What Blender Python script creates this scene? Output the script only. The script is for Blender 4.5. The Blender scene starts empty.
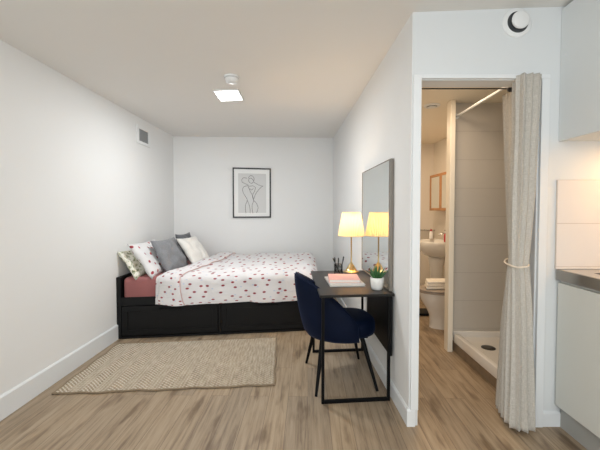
import bpy, bmesh, math, random
from mathutils import Vector, Matrix, noise
random.seed(7)
C = bpy.context.scene.collection
R = math.radians
PI = math.pi

# ------------------------------------------------------------------ materials
def new_mat(name):
    m = bpy.data.materials.new(name); m.use_nodes = True
    return m, m.node_tree.nodes, m.node_tree.links, m.node_tree.nodes['Principled BSDF']

def mat(name, col, rough=.6, metal=0, bump=0, bscale=60, var=0, vscale=4, sheen=0, coat=0, emit=None, estr=0, trans=0, spec=.5):
    m, N, L, b = new_mat(name)
    b.inputs['Base Color'].default_value = (*col, 1)
    b.inputs['Roughness'].default_value = rough
    b.inputs['Metallic'].default_value = metal
    b.inputs['Specular IOR Level'].default_value = spec
    b.inputs['Sheen Weight'].default_value = sheen
    b.inputs['Coat Weight'].default_value = coat
    b.inputs['Transmission Weight'].default_value = trans
    if emit:
        b.inputs['Emission Color'].default_value = (*emit, 1); b.inputs['Emission Strength'].default_value = estr
    tc = N.new('ShaderNodeTexCoord')
    nz = N.new('ShaderNodeTexNoise'); nz.inputs['Scale'].default_value = vscale; nz.inputs['Detail'].default_value = 4
    L.new(tc.outputs['Object'], nz.inputs['Vector'])
    v = var if var else .02
    mx = N.new('ShaderNodeMix'); mx.data_type = 'RGBA'
    mx.inputs['A'].default_value = tuple(c*(1-v) for c in col)+(1,)
    mx.inputs['B'].default_value = tuple(min(1, c*(1+v)) for c in col)+(1,)
    L.new(nz.outputs['Fac'], mx.inputs['Factor']); L.new(mx.outputs['Result'], b.inputs['Base Color'])
    if bump:
        n2 = N.new('ShaderNodeTexNoise'); n2.inputs['Scale'].default_value = bscale; n2.inputs['Detail'].default_value = 6
        L.new(tc.outputs['Object'], n2.inputs['Vector'])
        bp = N.new('ShaderNodeBump'); bp.inputs['Strength'].default_value = bump; bp.inputs['Distance'].default_value = .004
        L.new(n2.outputs['Fac'], bp.inputs['Height']); L.new(bp.outputs['Normal'], b.inputs['Normal'])
    return m

def ramp(N, stops):
    r = N.new('ShaderNodeValToRGB'); e = r.color_ramp.elements
    while len(e) < len(stops): e.new(.5)
    for i, (p, c) in enumerate(stops):
        e[i].position = p; e[i].color = (*c, 1)
    return r

def floor_mat():
    m, N, L, b = new_mat('oak_planks')
    tc = N.new('ShaderNodeTexCoord')
    mp = N.new('ShaderNodeMapping'); mp.inputs['Rotation'].default_value = (0, 0, R(91.3))
    L.new(tc.outputs['Object'], mp.inputs['Vector'])
    br = N.new('ShaderNodeTexBrick'); br.offset = .37; br.squash = 1
    br.inputs['Scale'].default_value = 1; br.inputs['Brick Width'].default_value = 1.2
    br.inputs['Row Height'].default_value = .135; br.inputs['Mortar Size'].default_value = .0016
    br.inputs['Color1'].default_value = (0, 0, 0, 1); br.inputs['Color2'].default_value = (1, 1, 1, 1); br.inputs['Mortar'].default_value = (.5, .5, .5, 1)
    L.new(mp.outputs['Vector'], br.inputs['Vector'])
    # grain: noise stretched along the plank, offset per plank
    mp2 = N.new('ShaderNodeMapping'); mp2.inputs['Scale'].default_value = (2.4, 46, 1)
    L.new(mp.outputs['Vector'], mp2.inputs['Vector'])
    add = N.new('ShaderNodeVectorMath'); add.operation = 'ADD'
    sc = N.new('ShaderNodeVectorMath'); sc.operation = 'SCALE'; sc.inputs['Scale'].default_value = 9
    L.new(br.outputs['Color'], sc.inputs[0]); L.new(mp2.outputs['Vector'], add.inputs[0]); L.new(sc.outputs['Vector'], add.inputs[1])
    g = N.new('ShaderNodeTexNoise'); g.inputs['Scale'].default_value = 1; g.inputs['Detail'].default_value = 9; g.inputs['Roughness'].default_value = .7
    g.inputs['Distortion'].default_value = .35
    L.new(add.outputs['Vector'], g.inputs['Vector'])
    r = ramp(N, [(.26, (.14, .098, .060)), (.38, (.245, .180, .118)), (.50, (.335, .256, .172)), (.72, (.43, .338, .238))])
    L.new(g.outputs['Fac'], r.inputs['Fac'])
    # knots
    mp3 = N.new('ShaderNodeMapping'); mp3.inputs['Scale'].default_value = (2.2, 9, 1); L.new(mp.outputs['Vector'], mp3.inputs['Vector'])
    k = N.new('ShaderNodeTexNoise'); k.inputs['Scale'].default_value = 1.1; k.inputs['Detail'].default_value = 3; L.new(mp3.outputs['Vector'], k.inputs['Vector'])
    rk = ramp(N, [(.31, (.55, .50, .46)), (.43, (1, 1, 1))]); L.new(k.outputs['Fac'], rk.inputs['Fac'])
    mu = N.new('ShaderNodeMix'); mu.data_type = 'RGBA'; mu.blend_type = 'MULTIPLY'; mu.inputs['Factor'].default_value = 1
    L.new(r.outputs['Color'], mu.inputs['A']); L.new(rk.outputs['Color'], mu.inputs['B'])
    # per plank tone
    rp = ramp(N, [(0, (.88, .89, .92)), (1, (1.08, 1.06, 1.03))]); L.new(br.outputs['Color'], rp.inputs['Fac'])
    m2 = N.new('ShaderNodeMix'); m2.data_type = 'RGBA'; m2.blend_type = 'MULTIPLY'; m2.inputs['Factor'].default_value = 1
    L.new(mu.outputs['Result'], m2.inputs['A']); L.new(rp.outputs['Color'], m2.inputs['B'])
    # seams
    m3 = N.new('ShaderNodeMix'); m3.data_type = 'RGBA'; m3.inputs['B'].default_value = (.16, .11, .075, 1)
    sf = N.new('ShaderNodeMath'); sf.operation = 'MULTIPLY'; sf.inputs[1].default_value = .85
    L.new(br.outputs['Fac'], sf.inputs[0]); L.new(sf.outputs[0], m3.inputs['Factor']); L.new(m2.outputs['Result'], m3.inputs['A'])
    L.new(m3.outputs['Result'], b.inputs['Base Color'])
    b.inputs['Roughness'].default_value = .42; b.inputs['Specular IOR Level'].default_value = .4
    bp = N.new('ShaderNodeBump'); bp.inputs['Strength'].default_value = .15; bp.inputs['Distance'].default_value = .002
    L.new(g.outputs['Fac'], bp.inputs['Height']); L.new(bp.outputs['Normal'], b.inputs['Normal'])
    return m

def tile_mat(name, col, grout, w, h, zoff, axes='XZ', xoff=0):
    m, N, L, b = new_mat(name)
    tc = N.new('ShaderNodeTexCoord'); ge = N.new('ShaderNodeNewGeometry')
    sp = N.new('ShaderNodeSeparateXYZ'); L.new(ge.outputs['Position'], sp.inputs[0])
    cb = N.new('ShaderNodeCombineXYZ'); L.new(sp.outputs[axes[0]], cb.inputs['X']); L.new(sp.outputs[axes[1]], cb.inputs['Y'])
    ad = N.new('ShaderNodeVectorMath'); ad.operation = 'ADD'; ad.inputs[1].default_value = (xoff, -zoff, 0)
    L.new(cb.outputs[0], ad.inputs[0])
    br = N.new('ShaderNodeTexBrick'); br.offset = 0; br.inputs['Scale'].default_value = 1
    br.inputs['Brick Width'].default_value = w; br.inputs['Row Height'].default_value = h; br.inputs['Mortar Size'].default_value = .0022
    br.inputs['Color1'].default_value = (*col, 1); br.inputs['Color2'].default_value = (*[c*.98 for c in col], 1); br.inputs['Mortar'].default_value = (*grout, 1)
    L.new(ad.outputs[0], br.inputs['Vector']); L.new(br.outputs['Color'], b.inputs['Base Color'])
    b.inputs['Roughness'].default_value = .28
    bp = N.new('ShaderNodeBump'); bp.inputs['Strength'].default_value = .5; bp.inputs['Distance'].default_value = .002; bp.invert = True
    L.new(br.outputs['Fac'], bp.inputs['Height']); L.new(bp.outputs['Normal'], b.inputs['Normal'])
    return m

def dots_mat(name, base, dots, scale, size, bump=.25):
    """fabric with scattered printed dots, on UV in metres"""
    m, N, L, b = new_mat(name)
    uv = N.new('ShaderNodeUVMap')
    prev = None
    cur = (*base, 1)
    last = None
    for i, (dc, sc_, sz, rnd) in enumerate(dots):
        mp = N.new('ShaderNodeMapping'); mp.inputs['Location'].default_value = (i*.37, i*.71, 0); mp.inputs['Rotation'].default_value = (0, 0, .3+i)
        L.new(uv.outputs[0], mp.inputs['Vector'])
        v = N.new('ShaderNodeTexVoronoi'); v.voronoi_dimensions = '2D'; v.inputs['Scale'].default_value = sc_; v.inputs['Randomness'].default_value = rnd
        L.new(mp.outputs[0], v.inputs['Vector'])
        lt = N.new('ShaderNodeMapRange'); lt.inputs['From Min'].default_value = sz*.8; lt.inputs['From Max'].default_value = sz
        lt.inputs['To Min'].default_value = 1; lt.inputs['To Max'].default_value = 0
        L.new(v.outputs['Distance'], lt.inputs['Value'])
        mx = N.new('ShaderNodeMix'); mx.data_type = 'RGBA'; mx.inputs['A'].default_value = cur; mx.inputs['B'].default_value = (*dc, 1)
        if last: L.new(last, mx.inputs['A'])
        L.new(lt.outputs[0], mx.inputs['Factor']); last = mx.outputs['Result']
    L.new(last, b.inputs['Base Color'])
    b.inputs['Roughness'].default_value = .85; b.inputs['Sheen Weight'].default_value = .1
    n = N.new('ShaderNodeTexNoise'); n.inputs['Scale'].default_value = 9; n.inputs['Detail'].default_value = 5; n.inputs['Distortion'].default_value = .8
    L.new(uv.outputs[0], n.inputs['Vector'])
    bp = N.new('ShaderNodeBump'); bp.inputs['Strength'].default_value = bump; bp.inputs['Distance'].default_value = .03
    L.new(n.outputs['Fac'], bp.inputs['Height']); L.new(bp.outputs['Normal'], b.inputs['Normal'])
    return m

def floral_mat():
    m, N, L, b = new_mat('green_floral_cotton')
    uv = N.new('ShaderNodeUVMap')
    v = N.new('ShaderNodeTexVoronoi'); v.voronoi_dimensions = '2D'; v.inputs['Scale'].default_value = 34
    n = N.new('ShaderNodeTexNoise'); n.inputs['Scale'].default_value = 30; n.inputs['Detail'].default_value = 3
    L.new(uv.outputs[0], v.inputs['Vector']); L.new(uv.outputs[0], n.inputs['Vector'])
    r = ramp(N, [(.30, (.16, .19, .10)), (.42, (.40, .42, .28)), (.5, (.72, .70, .60)), (.62, (.80, .78, .70))])
    ad = N.new('ShaderNodeMath'); ad.operation = 'MULTIPLY_ADD'; ad.inputs[1].default_value = .35
    L.new(v.outputs['Distance'], ad.inputs[0]); L.new(n.outputs['Fac'], ad.inputs[2])
    sb = N.new('ShaderNodeMath'); sb.operation = 'SUBTRACT'; sb.inputs[1].default_value = .12; L.new(ad.outputs[0], sb.inputs[0])
    L.new(sb.outputs[0], r.inputs['Fac']); L.new(r.outputs['Color'], b.inputs['Base Color']); b.inputs['Roughness'].default_value = .85
    return m

def rug_mat():
    m, N, L, b = new_mat('woven_jute')
    uv = N.new('ShaderNodeUVMap'); sp = N.new('ShaderNodeSeparateXYZ'); L.new(uv.outputs[0], sp.inputs[0])
    # chevron of cream dashes, clearer toward the left end
    tri = N.new('ShaderNodeMath'); tri.operation = 'PINGPONG'; tri.inputs[1].default_value = .09; L.new(sp.outputs['X'], tri.inputs[0])
    ad = N.new('ShaderNodeMath'); ad.operation = 'ADD'; L.new(tri.outputs[0], ad.inputs[0]); L.new(sp.outputs['Y'], ad.inputs[1])
    ml = N.new('ShaderNodeMath'); ml.operation = 'MULTIPLY'; ml.inputs[1].default_value = 2*PI/.032; L.new(ad.outputs[0], ml.inputs[0])
    sn = N.new('ShaderNodeMath'); sn.operation = 'SINE'; L.new(ml.outputs[0], sn.inputs[0])
    ml2 = N.new('ShaderNodeMath'); ml2.operation = 'MULTIPLY'; ml2.inputs[1].default_value = 2*PI/.024; L.new(sp.outputs['X'], ml2.inputs[0])
    sn2 = N.new('ShaderNodeMath'); sn2.operation = 'SINE'; L.new(ml2.outputs[0], sn2.inputs[0])
    pr = N.new('ShaderNodeMath'); pr.operation = 'MULTIPLY_ADD'; pr.inputs[1].default_value = .45; L.new(sn2.outputs[0], pr.inputs[0]); L.new(sn.outputs[0], pr.inputs[2])
    mr = N.new('ShaderNodeMapRange'); mr.inputs['From Min'].default_value = -.2; mr.inputs['From Max'].default_value = .9; L.new(pr.outputs[0], mr.inputs['Value'])
    # yarn noise
    mp = N.new('ShaderNodeMapping'); mp.inputs['Scale'].default_value = (60, 9, 1); L.new(uv.outputs[0], mp.inputs['Vector'])
    n = N.new('ShaderNodeTexNoise'); n.inputs['Scale'].default_value = 1; n.inputs['Detail'].default_value = 4; L.new(mp.outputs[0], n.inputs['Vector'])
    r = ramp(N, [(.3, (.27, .215, .15)), (.5, (.38, .31, .225)), (.7, (.48, .405, .31))]); L.new(n.outputs['Fac'], r.inputs['Fac'])
    fd = N.new('ShaderNodeMapRange'); fd.inputs['From Min'].default_value = .15; fd.inputs['From Max'].default_value = 1.25
    fd.inputs['To Min'].default_value = .72; fd.inputs['To Max'].default_value = .3; L.new(sp.outputs['X'], fd.inputs['Value'])
    fm = N.new('ShaderNodeMath'); fm.operation = 'MULTIPLY'; L.new(mr.outputs[0], fm.inputs[0]); L.new(fd.outputs[0], fm.inputs[1])
    mx = N.new('ShaderNodeMix'); mx.data_type = 'RGBA'; mx.inputs['B'].default_value = (.76, .70, .60, 1)
    L.new(fm.outputs[0], mx.inputs['Factor']); L.new(r.outputs['Color'], mx.inputs['A']); L.new(mx.outputs['Result'], b.inputs['Base Color'])
    b.inputs['Roughness'].default_value = .95; b.inputs['Specular IOR Level'].default_value = .1
    bp = N.new('ShaderNodeBump'); bp.inputs['Strength'].default_value = .6; bp.inputs['Distance'].default_value = .004
    L.new(pr.outputs[0], bp.inputs['Height']); L.new(bp.outputs['Normal'], b.inputs['Normal'])
    return m

def weave_mat(name, col, col2, s=420, bump=.3):
    m, N, L, b = new_mat(name)
    uv = N.new('ShaderNodeUVMap')
    mp = N.new('ShaderNodeMapping'); mp.inputs['Scale'].default_value = (s, s*.12, 1); L.new(uv.outputs[0], mp.inputs['Vector'])
    n = N.new('ShaderNodeTexNoise'); n.inputs['Scale'].default_value = 1; n.inputs['Detail'].default_value = 3; L.new(mp.outputs[0], n.inputs['Vector'])
    mp2 = N.new('ShaderNodeMapping'); mp2.inputs['Scale'].default_value = (s*.12, s, 1); L.new(uv.outputs[0], mp2.inputs['Vector'])
    n2 = N.new('ShaderNodeTexNoise'); n2.inputs['Scale'].default_value = 1; n2.inputs['Detail'].default_value = 3; L.new(mp2.outputs[0], n2.inputs['Vector'])
    ad = N.new('ShaderNodeMath'); ad.operation = 'ADD'; L.new(n.outputs['Fac'], ad.inputs[0]); L.new(n2.outputs['Fac'], ad.inputs[1])
    mr = N.new('ShaderNodeMapRange'); mr.inputs['From Min'].default_value = .7; mr.inputs['From Max'].default_value = 1.3; L.new(ad.outputs[0], mr.inputs['Value'])
    mx = N.new('ShaderNodeMix'); mx.data_type = 'RGBA'; mx.inputs['A'].default_value = (*col, 1); mx.inputs['B'].default_value = (*col2, 1)
    L.new(mr.outputs[0], mx.inputs['Factor']); L.new(mx.outputs['Result'], b.inputs['Base Color']); b.inputs['Roughness'].default_value = .9
    b.inputs['Sheen Weight'].default_value = .15
    bp = N.new('ShaderNodeBump'); bp.inputs['Strength'].default_value = bump; bp.inputs['Distance'].default_value = .002
    L.new(ad.outputs[0], bp.inputs['Height']); L.new(bp.outputs['Normal'], b.inputs['Normal'])
    return m

def shade_mat():
    m, N, L, b = new_mat('pleated_cream_fabric')
    out = N['Material Output']
    tr = N.new('ShaderNodeBsdfTranslucent'); tr.inputs['Color'].default_value = (.95, .78, .46, 1)
    b.inputs['Base Color'].default_value = (.82, .66, .40, 1); b.inputs['Roughness'].default_value = .9
    b.inputs['Emission Color'].default_value = (1, .72, .34, 1); b.inputs['Emission Strength'].default_value = .10
    ge = N.new('ShaderNodeTexCoord'); sp = N.new('ShaderNodeSeparateXYZ'); L.new(ge.outputs['Object'], sp.inputs[0])
    # fine noise range, not linked into the shader
    nz = N.new('ShaderNodeTexNoise'); nz.inputs['Scale'].default_value = 30; L.new(ge.outputs['Object'], nz.inputs['Vector'])
    mr = N.new('ShaderNodeMapRange'); mr.inputs['To Min'].default_value = .92; mr.inputs['To Max'].default_value = 1.05; L.new(nz.outputs['Fac'], mr.inputs['Value'])
    mx = N.new('ShaderNodeMixShader'); mx.inputs[0].default_value = .16
    L.new(b.outputs[0], mx.inputs[1]); L.new(tr.outputs[0], mx.inputs[2]); L.new(mx.outputs[0], out.inputs['Surface'])
    return m

M = {}
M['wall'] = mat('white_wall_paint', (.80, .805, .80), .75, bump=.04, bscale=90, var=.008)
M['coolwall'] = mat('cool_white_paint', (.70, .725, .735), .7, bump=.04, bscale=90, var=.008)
M['ceil'] = mat('ceiling_paint', (.80, .785, .755), .85, bump=.03, var=.008)
M['bathwall'] = mat('bathroom_paint', (.80, .75, .67), .7, var=.01)
M['trim'] = mat('trim_gloss_white', (.76, .785, .80), .4, var=.01)
M['cream'] = mat('cream_gloss_paint', (.86, .80, .68), .45, var=.01)
M['floor'] = floor_mat()
M['tileS'] = tile_mat('shower_tile', (.56, .53, .48), (.44, .41, .37), 1.5, .262, .192, 'XZ', -.9)
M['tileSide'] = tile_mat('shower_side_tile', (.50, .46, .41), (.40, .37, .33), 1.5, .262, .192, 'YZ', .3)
M['tileK'] = tile_mat('kitchen_tile', (.74, .705, .68), (.55, .50, .46), .52, .2565, .964, 'XZ', -1.515+.52)
M['black'] = mat('black_stained_wood', (.0045, .0045, .005), .5, bump=.05, var=.1, spec=.22)
M['blackmetal'] = mat('black_powder_coat', (.004, .004, .0045), .5, spec=.12)
M['desktop'] = mat('black_desk_laminate', (.012, .0105, .0095), .4, var=.1, spec=.32)
M['pinksheet'] = mat('dusty_pink_cotton', (.31, .115, .112), .85, bump=.25, bscale=14, var=.05)
M['duvet'] = dots_mat('white_cotton_red_dots', (.68, .665, .67), [((.50, .55, .66), 6.5, .08, 1.0), ((.27, .035, .05), 8.6, .165, .62)], 7, .16)
M['polka'] = dots_mat('white_pillow_red_dots', (.70, .69, .69), [((.33, .04, .055), 9.0, .16, .45)], 7, .16, .1)
M['hemred'] = mat('pink_piping', (.62, .40, .38), .8)
M['floral'] = floral_mat()
M['grey'] = weave_mat('grey_velvet_weave', (.17, .175, .185), (.25, .255, .27), 260)
M['dgrey'] = weave_mat('dark_grey_weave', (.095, .10, .11), (.14, .145, .155), 260)
M['offwhite'] = weave_mat('ivory_weave', (.66, .64, .60), (.76, .74, .70), 260)
M['rug'] = rug_mat()
M['rugedge'] = mat('jute_braid', (.25, .19, .125), .95, bump=.6, bscale=120, var=.2, vscale=60)
M['navy'] = mat('navy_velvet', (.0019, .0052, .0185), .7, bump=.15, bscale=40, var=.35, vscale=7, sheen=.09, spec=.12)
M['navy'].node_tree.nodes['Principled BSDF'].inputs['Sheen Tint'].default_value = (.10, .2, .55, 1)
M['brass'] = mat('brushed_brass', (.62, .45, .22), .28, metal=1)
M['shade'] = shade_mat()
M['shaderim'] = mat('shade_trim', (.70, .56, .36), .8)
M['mirror'] = mat('mirror_glass', (.80, .83, .81), .02, metal=1, var=.0001)
M['mframe'] = mat('taupe_frame', (.21, .19, .165), .45, metal=.2, var=.05)
M['pframe'] = mat('black_picture_frame', (.012, .012, .012), .4)
M['mount'] = mat('white_picture_mount', (.83, .84, .83), .6)
M['paper'] = mat('light_grey_paper', (.64, .645, .64), .7, bump=.05, var=.02)
M['ink'] = mat('charcoal_line', (.05, .045, .045), .7)
M['pink'] = mat('pink_book_cover', (.78, .42, .38), .55, var=.03)
M['pages'] = mat('cream_pages', (.80, .76, .70), .8, bump=.3, bscale=200)
M['greybook'] = mat('grey_book_cover', (.55, .53, .51), .55)
M['wire'] = mat('dark_wire', (.02, .02, .022), .4, metal=.6)
M['pot'] = mat('white_ceramic', (.80, .79, .76), .35, var=.01)
M['soil'] = mat('soil', (.06, .04, .025), .95, bump=.8)
M['leaf'] = mat('succulent_leaf', (.05, .15, .05), .45, var=.35, vscale=30)
M['steel'] = mat('brushed_steel', (.36, .35, .33), .33, metal=1, bump=.1, bscale=300)
M['steeltop'] = mat('satin_steel_top', (.62, .59, .55), .3, metal=1)
M['door'] = mat('pale_grey_cabinet', (.66, .67, .63), .45, var=.01)
M['upper'] = mat('pale_blue_grey_cabinet', (.72, .75, .755), .5, var=.01)
M['kick'] = mat('grey_plinth', (.36, .36, .34), .5)
M['curtain'] = weave_mat('oatmeal_linen', (.42, .395, .35), (.60, .575, .525), 300, .35)
M['cord'] = mat('cream_cord', (.75, .68, .58), .8, bump=.4, bscale=150)
M['porcelain'] = mat('porcelain', (.78, .76, .72), .15, coat=.4, var=.01)
M['seat'] = mat('taupe_toilet_seat', (.33, .28, .235), .35, var=.05)
M['towel'] = mat('white_towel', (.82, .78, .71), .95, bump=.8, bscale=180, var=.03)
M['pine'] = mat('orange_pine', (.42, .20, .075), .45, bump=.1, var=.25, vscale=14)
M['tray'] = mat('white_acrylic', (.83, .81, .77), .2, coat=.3, var=.01)
M['traybase'] = mat('brown_wood_plinth', (.26, .19, .125), .55, bump=.1, var=.25, vscale=20)
M['drain'] = mat('dark_drain', (.10, .095, .09), .35, metal=.8)
M['plastic'] = mat('white_plastic', (.80, .81, .81), .4)
M['dgap'] = mat('dark_gap', (.05, .055, .06), .6)
M['grille'] = mat('grey_grille', (.30, .31, .315), .6)
M['led'] = mat('led_diffuser', (1, 1, 1), .5, emit=(1, 1, 1), estr=9)
M['kled'] = mat('warm_strip_diffuser', (1, .8, .5), .5, emit=(1, .62, .25), estr=3)
M['chrome'] = mat('chrome', (.65, .65, .65), .12, metal=1)
M['red'] = mat('red_plastic', (.5, .04, .05), .4)
M['glass'] = mat('clear_glass', (.95, .97, .97), .05, trans=1)
M['pen'] = mat('black_pen', (.012, .012, .014), .35)

# ------------------------------------------------------------------ geometry helpers
def obj(name, bm, m, parent=None, label=None, cat=None, group=None, kind=None, smooth=False, subsurf=0, origin=None, autosm=False):
    me = bpy.data.meshes.new(name)
    bmesh.ops.recalc_face_normals(bm, faces=bm.faces)
    if origin is None and parent is None:
        xs = [v.co.x for v in bm.verts]; ys = [v.co.y for v in bm.verts]; zs = [v.co.z for v in bm.verts]
        origin = Vector(((min(xs)+max(xs))/2, (min(ys)+max(ys))/2, min(zs)))
    if parent is not None:
        o_w = wloc(parent)
        for v in bm.verts: v.co -= o_w
    else:
        for v in bm.verts: v.co -= Vector(origin)
    bm.to_mesh(me); bm.free()
    if smooth:
        for p in me.polygons: p.use_smooth = True
    me.materials.append(m)
    o = bpy.data.objects.new(name, me); C.objects.link(o)
    if parent is not None: o.parent = parent
    else: o.location = origin
    if label: o['label'] = label
    if cat: o['category'] = cat
    if group: o['group'] = group
    if kind: o['kind'] = kind
    if subsurf:
        s = o.modifiers.new('sub', 'SUBSURF'); s.levels = subsurf; s.render_levels = subsurf
    if autosm:
        e = o.modifiers.new('es', 'EDGE_SPLIT'); e.split_angle = R(35)
    return o

def wloc(o):
    v = Vector(o.location)
    while o.parent: o = o.parent; v += Vector(o.location)
    return v

def thing(name, loc, label, cat, group=None):
    o = bpy.data.objects.new(name, None); C.objects.link(o); o.location = loc
    o.empty_display_size = .1
    o['label'] = label; o['category'] = cat
    if group: o['group'] = group
    return o

def nb(): return bmesh.new()

def box(bm, x0, x1, y0, y1, z0, z1, bev=0, seg=2, fn=None):
    """axis box, optionally bevelled, optionally mapped through fn"""
    t = bmesh.new()
    bmesh.ops.create_cube(t, size=1)
    for v in t.verts:
        v.co = Vector(((v.co.x+.5)*(x1-x0)+x0, (v.co.y+.5)*(y1-y0)+y0, (v.co.z+.5)*(z1-z0)+z0))
    if bev: bmesh.ops.bevel(t, geom=t.edges[:], offset=bev, segments=seg, affect='EDGES', profile=.5)
    if fn:
        for v in t.verts: v.co = Vector(fn(*v.co))
    merge(bm, t)
    return bm

def merge(bm, t):
    me = bpy.data.meshes.new('t'); t.to_mesh(me); t.free(); bm.from_mesh(me); bpy.data.meshes.remove(me)

def prism(bm, pts, z0, z1):
    """pts: floor polygon; z1 may be function"""
    n = len(pts)
    zb = z0 if callable(z0) else (lambda x, y: z0)
    zt = z1 if callable(z1) else (lambda x, y: z1)
    b = [bm.verts.new((x, y, zb(x, y))) for x, y in pts]; t = [bm.verts.new((x, y, zt(x, y))) for x, y in pts]
    bm.faces.new(b[::-1]); bm.faces.new(t)
    for i in range(n): bm.faces.new((b[i], b[(i+1) % n], t[(i+1) % n], t[i]))
    return bm

def tube(bm, pts, r, seg=10, closed=False, caps=True):
    pts = [Vector(p) for p in pts]; n = len(pts)
    rr = r if isinstance(r, (list, tuple)) else [r]*n
    rings = []; up = None
    for i, p in enumerate(pts):
        if closed: d = pts[(i+1) % n]-pts[i-1]
        else: d = pts[min(i+1, n-1)]-pts[max(i-1, 0)]
        d.normalize()
        if up is None:
            up = Vector((0, 0, 1)) if abs(d.z) < .9 else Vector((1, 0, 0))
        a = up-d*up.dot(d); a.normalize(); up = a; b_ = d.cross(a)
        rings.append([bm.verts.new(p+rr[i]*(math.cos(2*PI*k/seg)*a+math.sin(2*PI*k/seg)*b_)) for k in range(seg)])
    m = n if closed else n-1
    for i in range(m):
        A, B_ = rings[i], rings[(i+1) % n]
        for k in range(seg): bm.faces.new((A[k], A[(k+1) % seg], B_[(k+1) % seg], B_[k]))
    if caps and not closed: bm.faces.new(rings[0][::-1]); bm.faces.new(rings[-1])
    return bm

def lathe(bm, prof, c, seg=32, sx=1, sy=1, fr=None, cap0=True, cap1=True):
    """prof [(r,z)], centre c"""
    rings = []
    for r, z in prof:
        rings.append([bm.verts.new((c[0]+sx*r*math.cos(2*PI*k/seg)*(fr(k, seg) if fr else 1), c[1]+sy*r*math.sin(2*PI*k/seg)*(fr(k, seg) if fr else 1), c[2]+z)) for k in range(seg)])
    for A, B_ in zip(rings, rings[1:]):
        for k in range(seg): bm.faces.new((A[k], A[(k+1) % seg], B_[(k+1) % seg], B_[k]))
    if cap0: bm.faces.new(rings[0][::-1])
    if cap1: bm.faces.new(rings[-1])
    return bm

def grid(bm, fn, nu, nv, uvf=None, two=0):
    V = [[bm.verts.new(fn(i/nu, j/nv)) for j in range(nv+1)] for i in range(nu+1)]
    uvl = bm.loops.layers.uv.verify()
    for i in range(nu):
        for j in range(nv):
            f = bm.faces.new((V[i][j], V[i+1][j], V[i+1][j+1], V[i][j+1]))
            for l, (a, b_) in zip(f.loops, ((i, j), (i+1, j), (i+1, j+1), (i, j+1))):
                l[uvl].uv = uvf(a/nu, b_/nv) if uvf else (a/nu, b_/nv)
    return V

def bar(bm, p, q, w, h=None):
    """square bar between points"""
    p, q = Vector(p), Vector(q); d = (q-p).normalized(); h = h or w
    up = Vector((0, 0, 1)) if abs(d.z) < .9 else Vector((0, 1, 0))
    s = d.cross(up).normalized(); u = s.cross(d).normalized()
    vs = []
    for e in (p, q): vs.append([bm.verts.new(e+s*a*w/2+u*b_*h/2) for a, b_ in ((-1, -1), (1, -1), (1, 1), (-1, 1))])
    bm.faces.new(vs[0][::-1]); bm.faces.new(vs[1])
    for k in range(4): bm.faces.new((vs[0][k], vs[0][(k+1) % 4], vs[1][(k+1) % 4], vs[1][k]))
    return bm

# ------------------------------------------------------------------ the room shell
LW = lambda y: -1.858+.0123*(y-2.128)          # left wall face
RW = lambda y: .655-.0352*(y-2.073)            # partition face
BWY = lambda x: 5.062+.227*(x+1.822)           # back wall face
CZ = lambda x, y: 2.357+.037*(x+1.85)          # ceiling height
FY = 2.073                                     # front face of the bathroom wall
YB = -1.6                                      # rear of room
XR = 2.13                                      # kitchen side wall

bm = nb(); prism(bm, [(-2.2, YB-.1), (2.4, YB-.1), (2.4, 6.2), (-2.2, 6.2)], -.08, 0); obj('floor', bm, M['floor'], kind='structure', origin=(0, 0, 0))
bm = nb(); prism(bm, [(-2.2, YB-.1), (2.4, YB-.1), (2.4, 6.2), (-2.2, 6.2)], CZ, lambda x, y: 2.75); obj('ceiling', bm, M['ceil'], kind='structure')
top = lambda x, y: CZ(x, y)+.01
bm = nb(); prism(bm, [(LW(YB), YB), (LW(6), 6.0), (-2.1, 6.0), (-2.1, YB)], 0, top); obj('wall_left', bm, M['wall'], kind='structure')
bm = nb(); prism(bm, [(-1.9, BWY(-1.9)), (.72, BWY(.72)), (.72, 5.9), (-1.9, 5.9)], 0, top); obj('wall_back', bm, M['wall'], kind='structure')
ye = BWY(.53)
bm = nb(); prism(bm, [(RW(FY), FY), (.6565, FY), (.6565, 2.19), (.70, 2.195), (.70, 2.2), (.62, ye+.1), (RW(ye+.1), ye+.1)], 0, top); obj('wall_right', bm, M['wall'], kind='structure')
# bathroom front wall: lintel + right pier
DZ = 2.063
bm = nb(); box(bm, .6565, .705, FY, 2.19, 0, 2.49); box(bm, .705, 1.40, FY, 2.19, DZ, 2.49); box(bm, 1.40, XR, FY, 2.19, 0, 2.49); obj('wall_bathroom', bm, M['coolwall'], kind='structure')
bm = nb(); box(bm, XR, XR+.1, YB, FY+.1, 0, 2.49); obj('wall_kitchen', bm, M['wall'], kind='structure')
bm = nb(); box(bm, -2.0, XR+.1, YB-.1, YB, 0, 2.49); obj('wall_rear', bm, M['wall'], kind='structure')
# bathroom shell
bm = nb(); box(bm, .72, 2.15, 5.25, 5.35, 0, 2.40); obj('wall_bathroom_back', bm, M['bathwall'], kind='structure')
bm = nb(); box(bm, 2.0, 2.12, 3.32, 5.3, 0, 2.42); obj('wall_bathroom_side', bm, M['bathwall'], kind='structure')
bm = nb(); box(bm, 2.06, 2.12, 2.19, 3.25, 0, 2.42); obj('wall_shower_side', bm, M['tileSide'], kind='structure')
bm = nb(); box(bm, 1.39, 2.1, 3.25, 3.32, 0, 2.35); obj('wall_shower_back', bm, M['tileS'], kind='structure')
bm = nb(); box(bm, .72, 2.15, 2.19, 5.3, 2.285, 2.33); obj('ceiling_bathroom', bm, M['cream'], kind='structure')
bm = nb(); box(bm, 1.352, 1.397, 3.165, 3.25, 0, 2.285, .004); obj('trim_4', bm, M['cream'], kind='structure')   # end post of the shower partition

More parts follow.
